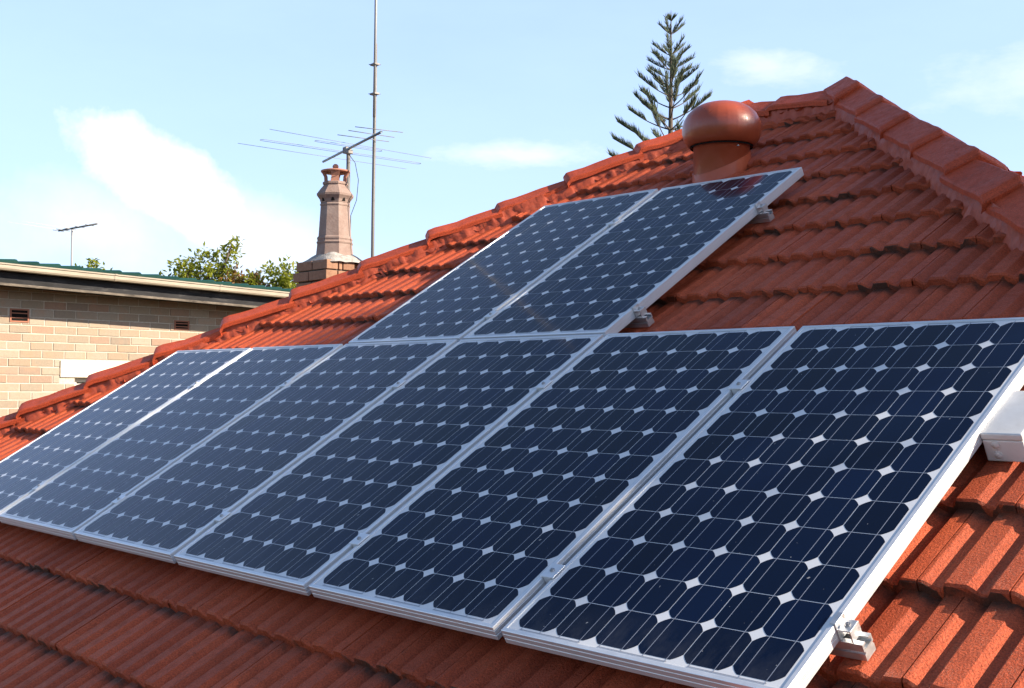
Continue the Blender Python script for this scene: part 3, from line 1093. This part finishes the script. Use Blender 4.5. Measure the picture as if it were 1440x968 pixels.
# ------------------------------------------------------------------ tall mast
mt = empty('antenna_mast', (-5.53, 3.80, 4.05))
tag(mt, 'tall thin grey metal mast rising beside the chimney to the top edge', 'mast')
m = MB(); m.tube([(0, 0, 0), (0.020, -0.009, 2.0), (0.034, -0.012, 2.85), (0.040, -0.014, 3.35)], 0.0138, 12); m.build('lower_pole', GALV, mt)
m = MB(); m.tube([(0.046, -0.028, 2.75), (0.058, -0.030, 3.6), (0.062, -0.032, 4.9)], 0.0112, 12); m.build('upper_pole', BRIGHTPIPE, mt)
for z in (2.94, 3.18):
    m = MB()
    m.box((0.004, -0.042, z - .008), (0.072, 0.006, z + .008), bev=0.002)
    m.tube([(0.010, -0.058, z), (0.010, 0.018, z)], 0.0035, 6)
    m.tube([(0.066, -0.058, z), (0.066, 0.018, z)], 0.0035, 6)
    m.build('pole_clamp', GALV, mt)

# ------------------------------------------------------------------ television antenna behind the pot
an_ = empty('television_antenna', (-5.93, 3.83, 4.1))
tag(an_, 'large television antenna with long thin rods just above the chimney pot', 'antenna')
AI = Matrix.Translation((5.93, -3.83, -4.1))


def abuild(mb, name, mat):
    o = mb.build(name, mat, an_)
    o.matrix_parent_inverse = AI
    return o


ZB = 6.60
B0, B1 = Vector((-6.481, 3.972, ZB)), Vector((-5.158, 3.597, ZB))
m = MB(); m.tube([(-5.93, 3.845, 4.1), (-5.93, 3.845, ZB + 0.02)], 0.017, 10); abuild(m, 'mast', GALV)
m = MB(); m.tube([B0, B1], 0.0105, 8); abuild(m, 'boom', BLUEBOOM)


def rod(p, q_, r=0.0019, z=ZB + 0.012):
    m_ = MB(); m_.tube([(p[0], p[1], z), (q_[0], q_[1], z)], r, 6)
    return abuild(m_, 'rod', GALV)


def folded(p, q_, gap=0.055):
    p, q_ = Vector((*p, ZB + 0.012)), Vector((*q_, ZB + 0.012))
    d_ = (q_ - p).normalized()
    x_ = Vector((-d_.y, d_.x, 0)) * gap / 2
    pts = []
    for c_, s in ((p, 1), (q_, -1)):
        for i in range(7):
            a_ = pi * i / 6
            pts.append(c_ + x_ * cos(a_) * s - d_ * sin(a_) * gap / 2 * s)
    pts.append(pts[0])
    m_ = MB(); m_.tube(pts, 0.0019, 6)
    return abuild(m_, 'folded_dipole', GALV)


rod((-6.372, 3.042), (-6.280, 4.755))
folded((-6.12, 3.13), (-6.00, 4.66))
rod((-5.735, 2.944), (-5.735, 4.594))
folded((-5.84, 3.47), (-5.80, 4.07), 0.05)
rod((-5.53, 3.445), (-5.45, 3.90), 0.003)
rod((-5.34, 3.413), (-5.29, 3.83), 0.003)
rod((-5.20, 3.374), (-5.10, 3.765), 0.003)
m = MB(); m.box((-5.955, 3.80, ZB - 0.028), (-5.905, 3.862, ZB + 0.026), bev=0.005); m.box((-5.89, 3.775, ZB - 0.045), (-5.835, 3.825, ZB - 0.012), bev=0.005); abuild(m, 'junction_bracket', GALV)
m = MB()
m.tube([(-5.86, 3.80, ZB - 0.05), (-5.855, 3.86, ZB - 0.11), (-5.86, 3.90, ZB - 0.25), (-5.87, 3.89, ZB - 0.42), (-5.91, 3.86, ZB - 0.55), (-5.915, 3.862, ZB - 1.0), (-5.915, 3.862, 4.3)], 0.0028, 6)
abuild(m, 'cable', BLACKRUBBER)

# ------------------------------------------------------------------ neighbour's brick house
nb = empty('brick_house', (-13.5, 3.5, 0))
tag(nb, 'sunlit buff brick house with dark eaves and green roof edge at left', 'house')
NI = Matrix.Translation((13.5, -3.5, 0))


def nbuild(mb, name, mats, par=None):
    o = mb.build(name, mats, par or nb)
    if par is None:
        o.matrix_parent_inverse = NI
    return o


WX = -10.0
Y0, Y1 = -2.0, 9.4
# openings: (y0, y1, z0, z1)
LIN = (3.10, 5.20, 4.690, 4.876)
WIN = (3.262, 5.04, 3.40, 4.690)
VENTS = [(2.563, 2.762, 5.250, 5.390), (4.415, 4.602, 5.245, 5.352)]
m = MB()
rb = random.Random(21)
zc = 4.876 + 0.086 * 9
row = 0
while zc > 0.1:
    zb_, zt_ = zc - 0.086 + 0.010, zc
    y = Y0 + (0.0 if row % 2 else 0.12) + rb.uniform(-0.01, 0.01)
    while y < Y1:
        w = 0.230 + rb.uniform(-0.004, 0.004)
        segs = [(y, y + w)]
        for (a, b, c, d) in [LIN, WIN] + VENTS:
            if zb_ < d - 0.012 and zt_ > c + 0.012:
                ns = []
                for (s, e) in segs:
                    if e <= a or s >= b:
                        ns.append((s, e))
                    else:
                        if s < a - 0.02:
                            ns.append((s, a - 0.006))
                        if e > b + 0.02:
                            ns.append((b + 0.006, e))
                segs = ns
        rest = [(s, e, zb_, zt_) for (s, e) in segs]
        for (a, b, c, d) in VENTS:
            s2, e2 = max(y, a - 0.006), min(y + w, b + 0.006)
            if e2 > s2 + 0.01:
                if zb_ < c - 0.012 < zt_ - 0.012:
                    rest.append((s2, e2, zb_, c - 0.004))
                elif zb_ + 0.012 < d < zt_ - 0.012:
                    rest.append((s2, e2, d + 0.004, zt_))
        for (s, e, zb_k, zt_k) in rest:
            o_ = rb.uniform(-0.003, 0.003)
            x1 = WX + o_
            j = 0.003
            jz = rb.uniform(-0.0015, 0.0015)
            zb2, zt2 = zb_k + jz, zt_k + jz
            vs = [(WX - 0.03, s, zb2), (WX - 0.03, e, zb2), (WX - 0.03, e, zt2), (WX - 0.03, s, zt2),
                  (x1 - j, s, zb2), (x1 - j, e, zb2), (x1 - j, e, zt2), (x1 - j, s, zt2),
                  (x1, s + j, zb2 + j), (x1, e - j, zb2 + j), (x1, e - j, zt2 - j), (x1, s + j, zt2 - j)]
            fs = [(8, 9, 10, 11)]
            for k in range(4):
                k2 = (k + 1) % 4
                fs += [(k, k2, 4 + k2, 4 + k), (4 + k, 4 + k2, 8 + k2, 8 + k)]
            m.add(vs, fs)
        y += w + 0.010
    zc -= 0.086
    row += 1
# mortar bed and the body of the house behind it
def slab(x0, x1, ya, yb, za, zb, mat):
    m.box((x0, ya, za), (x1, yb, zb), mat)
MX = WX - 0.0055
slab(WX - .26, MX, Y0, WIN[0], 0, 5.66, 1)
slab(WX - .26, MX, WIN[1], Y1, 0, 5.66, 1)
slab(WX - .26, MX, WIN[0], WIN[1], 0, WIN[2], 1)
slab(WX - .26, MX, WIN[0], WIN[1], WIN[3], 5.66, 1)
slab(WX - 7, WX - .26, Y0, Y0 + .2, 0, 5.66, 1)
slab(WX - 7, WX - .26, Y1 - .2, Y1, 0, 5.66, 1)
slab(WX - 7.2, WX - 7, Y0, Y1, 0, 5.66, 1)
nbuild(m, 'brick_wall', [BUFF, LIMEMORTAR])
m = MB(); m.box((WX - .03, LIN[0], LIN[2]), (WX + .012, LIN[1], LIN[3] - 0.008), bev=0.004); nbuild(m, 'lintel', CREAM)
w_ = MB()
fx = WX - 0.07
for (a, b, c, d) in ((WIN[0], WIN[0] + .05, WIN[2], WIN[3]), (WIN[1] - .05, WIN[1], WIN[2], WIN[3]), (WIN[0] + .05, WIN[1] - .05, WIN[3] - .05, WIN[3]), (WIN[0] + .05, WIN[1] - .05, WIN[2], WIN[2] + .05), (4.13, 4.17, WIN[2] + .05, WIN[3] - .05)):
    w_.box((fx - .05, a, c), (fx, b, d), bev=0.003)
wobj = nbuild(w_, 'window', CREAM)
m = MB(); m.box((fx - .032, WIN[0] + .05, WIN[2] + .05), (fx - .028, WIN[1] - .05, WIN[3] - .05))
o = m.build('pane', PANE, wobj)
m = MB()
for k in range(14):
    z = WIN[3] - .06 - k * 0.055
    m.box((fx - .027, WIN[0] + .052, z - .046), (fx - .020, WIN[1] - .052, z), bev=0.002)
o = m.build('shutter_slats', BLIND, wobj)
for (a, b, c, d) in VENTS:
    m = MB()
    m.box((WX - .0045, a + .004, c + .004), (WX - .0025, b - .004, d - .004), 1)
    t_ = 0.016
    m.box((WX - .05, a, c), (WX + .004, a + t_, d)); m.box((WX - .05, b - t_, c), (WX + .004, b, d))
    m.box((WX - .05, a + t_, d - t_), (WX + .004, b - t_, d)); m.box((WX - .05, a + t_, c), (WX + .004, b - t_, c + t_))
    for k in (1, 2):
        zz = c + (d - c) * k / 3
        m.box((WX - .05, a + t_, zz - .005), (WX + .002, b - t_, zz + .005))
    nbuild(m, 'air_vent', [VENTTERRA, DARKHOLE])
# eaves: they fall slightly towards the right as in the photograph
fall = lambda y: -0.0258 * (y - 2.2)


def sloped_box(mb, x0, x1, z0, z1, mat=0, ya=Y0 - .5, yb=Y1 + .5, n=1):
    vs = []
    for y in (ya, yb):
        for (x, z) in ((x0, z0), (x1, z0), (x1, z1), (x0, z1)):
            vs.append((x, y, z + fall(y)))
    mb.add(vs, [(0, 1, 2, 3), (7, 6, 5, 4), (0, 4, 5, 1), (1, 5, 6, 2), (2, 6, 7, 3), (3, 7, 4, 0)], mat)


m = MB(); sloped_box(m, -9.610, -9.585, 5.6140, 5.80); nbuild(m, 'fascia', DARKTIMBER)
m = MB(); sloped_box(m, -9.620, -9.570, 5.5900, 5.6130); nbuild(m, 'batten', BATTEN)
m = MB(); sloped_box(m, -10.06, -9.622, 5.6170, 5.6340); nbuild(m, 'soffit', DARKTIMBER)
# gutter: quad profile swept along the eave
gp = [(-9.580, 5.7770), (-9.580, 5.7320), (-9.495, 5.7260), (-9.478, 5.7320), (-9.470, 5.7480), (-9.470, 5.7800), (-9.460, 5.7860), (-9.460, 5.7980), (-9.472, 5.8010), (-9.476, 5.7920), (-9.476, 5.7500), (-9.498, 5.7360), (-9.574, 5.7390), (-9.574, 5.7770)]
m = MB()
ya, yb = Y0 - .5, Y1 + .5
n = len(gp)
m.add([(x, ya, z + fall(ya)) for x, z in gp] + [(x, yb, z + fall(yb)) for x, z in gp], [(i, (i + 1) % n, n + (i + 1) % n, n + i) for i in range(n)])
gut = nbuild(m, 'gutter', GUTTERM)
for y in (3.46, 4.70, 0.9, 5.9, 7.4):
    m = MB()
    gs = [(-9.520, 5.7230), (-9.476, 5.7280), (-9.466, 5.7460), (-9.466, 5.7820), (-9.456, 5.7880), (-9.456, 5.8000), (-9.470, 5.8040), (-9.490, 5.8040)]
    k = len(gs)
    m.add([(x, y - .014, z + fall(y)) for x, z in gs] + [(x, y + .014, z + fall(y)) for x, z in gs], [(i, i + 1, k + i + 1, k + i) for i in range(k - 1)])
    m.build('gutter_bracket', GUTTERM, gut)
# green tiles along the edge, lapped like shingles
m = MB()
y = Y0 - .4
rg = random.Random(4)
while y < Y1 + .5:
    L2 = 0.235
    hi, lo = 0.024, 0.0
    z = 5.800
    vs = []
    for (yy, up) in ((y - 0.03, 0.012), (y + L2 - 0.02, 0.034), (y + L2, 0.030)):
        for (x, dz) in ((-9.530, -0.03), (-9.525, 0.004), (-9.550, 0.022), (-9.640, 0.028), (-10.72, 0.09), (-10.72, 0.06)):
            vs.append((x, yy, z + fall(yy) + up + dz))
    fs = []
    for i in range(2):
        for j in range(5):
            fs.append((i * 6 + j, i * 6 + j + 1, i * 6 + 7 + j, i * 6 + 6 + j))
    fs += [(12, 13, 14, 15, 16, 17), (5, 4, 3, 2, 1, 0)]
    m.add(vs, fs)
    y += L2 - 0.015
z1_ = 5.80
m.add([(-10.67, Y0 - .4, 5.99), (-10.67, Y1 + .5, 5.6920), (-14.0, Y1 + .5, 5.8100), (-14.0, Y0 - .4, 6.08), (-17.4, Y0 - .4, 5.9), (-17.4, Y1 + .5, 5.6)], [(0, 1, 2, 3), (3, 2, 5, 4)])
nbuild(m, 'green_tiled_roof', GREENTILE)

# small antenna standing on the neighbour's roof
sa = empty('roof_antenna', (-14.31, 5.067, 5.85))
tag(sa, 'small antenna on a thin pole above the green roof edge at far left', 'antenna')
m = MB(); m.tube([(0, 0, 0), (0.005, 0, 1.03)], 0.014, 8); m.build('mast', BRIGHTPIPE, sa)
SB0, SB1 = Vector((-0.14, -0.14, 0.985)), Vector((0.62, 0.10, 1.035))
m = MB(); m.tube([SB0, SB1], 0.013, 6); m.build('boom', GALV, sa)
for t, hl in ((0.0, 0.10), (0.12, 0.12), (0.3, 0.11), (0.55, 0.09), (0.8, 0.08)):
    c_ = SB0 + (SB1 - SB0) * t
    d_ = Vector((-0.3, 0.95, 0)) * hl
    m = MB(); m.tube([c_ - d_, c_ + d_], 0.005, 5); m.build('rod', GALV, sa)
for t, hl in ((0.1, 0.95), (0.32, 0.85)):
    c_ = SB0 + (SB1 - SB0) * t
    d_ = Vector((-0.3, 0.95, 0)) * hl
    m = MB(); m.tube([c_ - d_, c_ + d_], 0.0022, 5); m.build('rod', WHITEPLASTIC, sa)


# ------------------------------------------------------------------ trees
def leaf_mat(name, stops, trans=0.25, rough=0.5):
    m_ = Mat(name, rough, spec=0.35)
    c = m_.ramp(m_.island(), stops)
    m_.color(c)
    t = m_.t
    tr = m_.n('ShaderNodeBsdfTranslucent')
    t.links.new(c, tr.inputs['Color'])
    mx_ = m_.n('ShaderNodeMixShader')
    mx_.inputs['Fac'].default_value = trans
    outn = [x for x in t.nodes if x.type == 'OUTPUT_MATERIAL'][0]
    t.links.new(m_.b.outputs[0], mx_.inputs[1])
    t.links.new(tr.outputs[0], mx_.inputs[2])
    t.links.new(mx_.outputs[0], outn.inputs['Surface'])
    return m_.m


LEAF = leaf_mat('leaf', [(0, (0.15, 0.19, 0.016)), (0.5, (0.25, 0.28, 0.03)), (1, (0.33, 0.33, 0.05))], 0.5)
LEAFD = leaf_mat('dark_leaf', [(0, (0.03, 0.06, 0.012)), (1, (0.06, 0.10, 0.02))], 0.2)
LEAFO = leaf_mat('orange_leaf', [(0, (0.20, 0.10, 0.03)), (0.6, (0.26, 0.15, 0.05)), (1, (0.12, 0.13, 0.03))], 0.3)
NEEDLE = leaf_mat('pine_needle', [(0, (0.09, 0.125, 0.085)), (0.6, (0.14, 0.175, 0.11)), (1, (0.20, 0.21, 0.11))], 0.35)
BARK = Mat('bark', 0.9, spec=0.15)
BARK.color(BARK.ramp(BARK.noise(14, 5, 0.7, (1, 1, 0.25)), [(0.3, (0.06, 0.045, 0.035)), (0.7, (0.15, 0.12, 0.095))])).bump(BARK.noise(30, 4, 0.7, (1, 1, 0.3)), 0.6, 0.02)
BARK = BARK.m


def leaf_quad(mb, p, d, nrm, ln, wd, mat=0):
    d = d.normalized()
    s = d.cross(nrm)
    if s.length < 1e-4:
        s = d.orthogonal()
    s.normalize()
    up = s.cross(d).normalized()
    a = p
    mid = p + d * ln * 0.5 + up * ln * 0.06
    b = p + d * ln
    mb.add([a, mid + s * wd * .5, b, mid - s * wd * .5], [(0, 1, 2, 3)], mat)


def rvec(r):
    while True:
        v = Vector((r.uniform(-1, 1), r.uniform(-1, 1), r.uniform(-1, 1)))
        if 0.02 < v.length < 1:
            return v


def broad_tree(name, label, base, blobs, trunk_top, nleaf, ln, seed, leafm, group=None, tr=0.16, clump=14):
    """blobs: list of (centre offset from base, radii); leaves hang in clumps round twig ends"""
    r = random.Random(seed)
    o = empty(name, base)
    tag(o, label, 'tree', group)
    tm = MB()
    tt = Vector(trunk_top)
    pts = [Vector((0, 0, -0.2)), tt * 0.35 + Vector((r.uniform(-.1, .1), r.uniform(-.1, .1), 0)), tt * 0.7 + Vector((r.uniform(-.15, .15), r.uniform(-.15, .15), 0)), tt]
    tm.tube(pts, [tr * 1.25, tr, tr * .85, tr * .7], 10)
    cm = MB()
    tips = []
    wsum = sum(b[1][0] * b[1][1] * b[1][2] for b in blobs) ** 1.0
    for (c, rad_) in blobs:
        c = Vector(c)
        nt_ = max(4, int(nleaf / clump * rad_[0] * rad_[1] * rad_[2] / wsum))
        mid = tt + (c - tt) * 0.5 + Vector((0, 0, -0.1))
        tm.tube([tt - Vector((0, 0, .3)), mid, c], [tr * .5, tr * .33, tr * .16], 6)
        for i in range(nt_):
            v = rvec(r)
            v = v.normalized() * (v.length ** 0.45)
            p = c + Vector((v.x * rad_[0], v.y * rad_[1], v.z * rad_[2]))
            p += Vector((noise.noise(p * 1.7), noise.noise(p * 1.7 + Vector((9, 0, 0))), noise.noise(p * 1.7 + Vector((0, 9, 0))))) * 0.25 * min(rad_)
            tips.append((p, c))
    for i, (p, c) in enumerate(tips):
        if i % 3 == 0:
            tm.tube([c + (p - c) * 0.15, c + (p - c) * .6 + rvec(r) * 0.06, p], [tr * .10, tr * .06, 0.006], 4, caps=False)
        for k in range(clump):
            d = rvec(r).normalized() + (p - c).normalized() * 0.5 + Vector((0, 0, -0.1))
            pp = p + rvec(r) * ln * 1.25
            leaf_quad(cm, pp, d, rvec(r) + Vector((0, 0, 1.0)), ln * r.uniform(.7, 1.25), ln * r.uniform(.38, .6))
    tm.build('trunk', BARK, o)
    cm.build('crown', leafm, o)
    return o


GT = 'trees beyond the green roof'
broad_tree('leafy_tree', 'sunlit light green tree above the green roof, taller of the leafy ones', (-19.3, 10.0, 0),
           [((-0.2, -0.28, 6.90), (.40, .36, .30)), ((0.1, 0.05, 7.02), (.40, .36, .30)), ((0.33, 0.34, 7.22), (.26, .22, .26)), ((-.42, -.46, 6.62), (.34, .30, .22)), ((0.1, 0.3, 6.70), (.46, .40, .26)), ((.42, .38, 7.47), (.14, .12, .12)), ((0, 0, 6.3), (.7, .7, .35))],
           (0.0, 0.0, 6.0), 3600, 0.12, 31, LEAF, GT, 0.12)
broad_tree('leafy_tree', 'round bright green tree just left of the brick chimney', (-18.25, 11.1, 0),
           [((-0.15, -.15, 6.72), (.42, .42, .30)), ((0.15, .15, 6.85), (.36, .36, .30)), ((-.4, -.4, 6.55), (.34, .34, .26)), ((.3, .3, 6.5), (.45, .45, .35)), ((0, 0, 6.2), (.7, .7, .4))],
           (0.0, 0.0, 5.8), 3000, 0.12, 32, LEAF, GT, 0.11)
broad_tree('leafy_tree', 'small orange tinged bush top between the two green trees', (-18.75, 10.55, 0),
           [((0, 0, 6.84), (.28, .28, .17)), ((.17, .17, 6.74), (.24, .24, .18)), ((-.1, -.1, 6.55), (.4, .4, .25))],
           (0.0, 0.0, 6.0), 1100, 0.10, 33, LEAFO, GT, 0.08)
broad_tree('leafy_tree', 'tiny tree top just right of the small antenna pole', (-20.9, 8.2, 0),
           [((0, 0, 6.98), (.26, .22, .16)), ((.15, .2, 6.88), (.2, .2, .14)), ((0, 0, 6.7), (.4, .4, .2))],
           (0.0, 0.0, 6.3), 700, 0.11, 34, LEAF, GT, 0.08)

# tall Norfolk-type pine behind the roof
PB = Vector((-16.66, 21.73, 0))
pine = empty('pine_tree', PB)
tag(pine, 'tall narrow pine with tiered upswept branches behind the ridge', 'tree')
rr_ = random.Random(77)
PS = 0.00448
ztop = 14.28
zy = lambda y: ztop - (y - 50) * PS
tm = MB()
tm.tube([(0, 0, 0), (0.0, 0, zy(1400)), (0.0, 0, zy(760)), (0.01, 0, zy(400)), (0.0, 0, zy(180)), (0, 0, zy(100)), (0, 0, zy(48))], [0.17, 0.11, 0.062, 0.036, 0.018, 0.012, 0.004], 8)
nm = MB()


def brush(p, d, ln, r):
    # one foliage tail: narrow cone of three faces
    d = d.normalized()
    x = d.orthogonal().normalized()
    y = d.cross(x)
    w = r
    b = [p + (x * cos(a) + y * sin(a)) * w * 0.5 for a in (0, 2.1, 4.2)]
    m_ = [p + d * ln * .45 + (x * cos(a) + y * sin(a)) * w for a in (0.4, 2.5, 4.6)]
    t = p + d * ln
    nm.add(b + m_ + [t], [(0, 1, 4, 3), (1, 2, 5, 4), (2, 0, 3, 5), (3, 4, 6), (4, 5, 6), (5, 3, 6)])


whorls = [(112, 24, 0.75, 4, 0.0), (182, 68, 0.85, 5, 0.1), (300, 92, 0.75, 5, 0.2), (345, 100, 0.7, 4, 0.25), (388, 130, 0.55, 5, 0.25), (440, 130, 0.55, 4, 0.3), (492, 158, 0.62, 5, 0.30), (545, 170, 0.62, 4, 0.4), (605, 200, 0.72, 5, 0.42), (672, 225, 0.66, 5, 0.50), (735, 250, 0.62, 5, 0.55), (830, 300, 0.55, 5, 0.58), (915, 330, 0.5, 6, 0.6), (1010, 360, 0.45, 6, 0.6), (1110, 380, 0.4, 6, 0.6), (1230, 400, 0.35, 6, 0.6), (1360, 410, 0.3, 6, 0.6)]
for (y, span, rise, nbr, bare) in whorls:
    a0 = rr_.uniform(0, 6.28)
    for k in range(nbr):
        an = a0 + 2 * pi * k / nbr + rr_.uniform(-.25, .25)
        L_ = span * PS * rr_.uniform(0.85, 1.12)
        e = Vector((cos(an), sin(an), 0))
        z = zy(y) + rr_.uniform(-.03, .03)
        pts = []
        for i in range(9):
            t = i / 8
            pts.append(Vector((0, 0, z)) + e * L_ * t + Vector((0, 0, L_ * rise * 0.9 * (0.55 * t + 0.45 * t * t))))
        r0 = 0.010 + 0.012 * min(1, span / 250)
        tm.tube(pts, [r0 * (1 - 0.75 * i / 8) for i in range(9)], 5)
        nb_ = int(16 + 84 * L_)
        for i in range(nb_):
            t = bare + (1 - bare) * (i + rr_.random()) / nb_
            idx = min(7, int(t * 8)); f_ = t * 8 - idx
            p = pts[idx].lerp(pts[idx + 1], f_)
            tang = (pts[idx + 1] - pts[idx]).normalized()
            side = tang.cross(Vector((0, 0, 1))).normalized()
            sgn = rr_.choice((-1, 1))
            d = tang * rr_.uniform(.4, .9) + Vector((0, 0, 1)) * rr_.uniform(.35, 1.1) + side * sgn * rr_.uniform(.05, .6)
            lb = rr_.uniform(.18, .40) * (0.55 + 0.45 * min(1, L_ / 0.8)) * (1.05 - 0.35 * t)
            brush(p, d, lb, 0.0052 + 0.0035 * rr_.random())
        brush(pts[-1] - (pts[-1] - pts[-2]) * .5, pts[-1] - pts[-2], 0.16, 0.014)
tm.build('trunk', BARK, pine)
nm.build('crown', NEEDLE, pine)

# unseen tree added on the sunny side, its crown shaped to shade the roof
AX = SD
UP2 = (Vector((0, 0, 1)) - AX * AX.z).normalized()
SIDE = UP2.cross(AX).normalized()
if SIDE.dot(Vector((-sin(rad(SUN_AZ)), cos(rad(SUN_AZ)), 0))) < 0:
    SIDE = -SIDE
org = Vector((0, 0, Z0))
TD = 13.0
TB = org + AX * TD + SIDE * 2.4
TB.z = 0


def tp(wv, ev, al):
    return org + AX * (TD + al) + SIDE * wv + UP2 * ev - TB


blobs = []
for (wv, ev, al, rx, rz) in ((0.1, 0.32, .2, .5, .24), (.75, .60, 0, .7, .35), (1.5, .75, .5, .8, .40), (1.5, .35, -.4, .5, .25), (2.3, 1.0, -.3, .8, .42), (2.3, .62, .3, .55, .25), (3.0, 1.18, .3, .6, .35), (3.5, 1.36, -.2, .45, .24), (4.0, 1.46, .2, .42, .28), (3.3, .95, .4, .6, .3), (4.2, 1.22, 0, .5, .3)):
    blobs.append((tp(wv, ev, al), (rx, rx, rz)))
broad_tree('added_shade_tree', 'unseen spreading tree added beyond the right end of the roof to shade it', TB, blobs, tp(2.4, 0.2, 0), 17000, 0.12, 40, LEAFD, None, 0.2, 16)
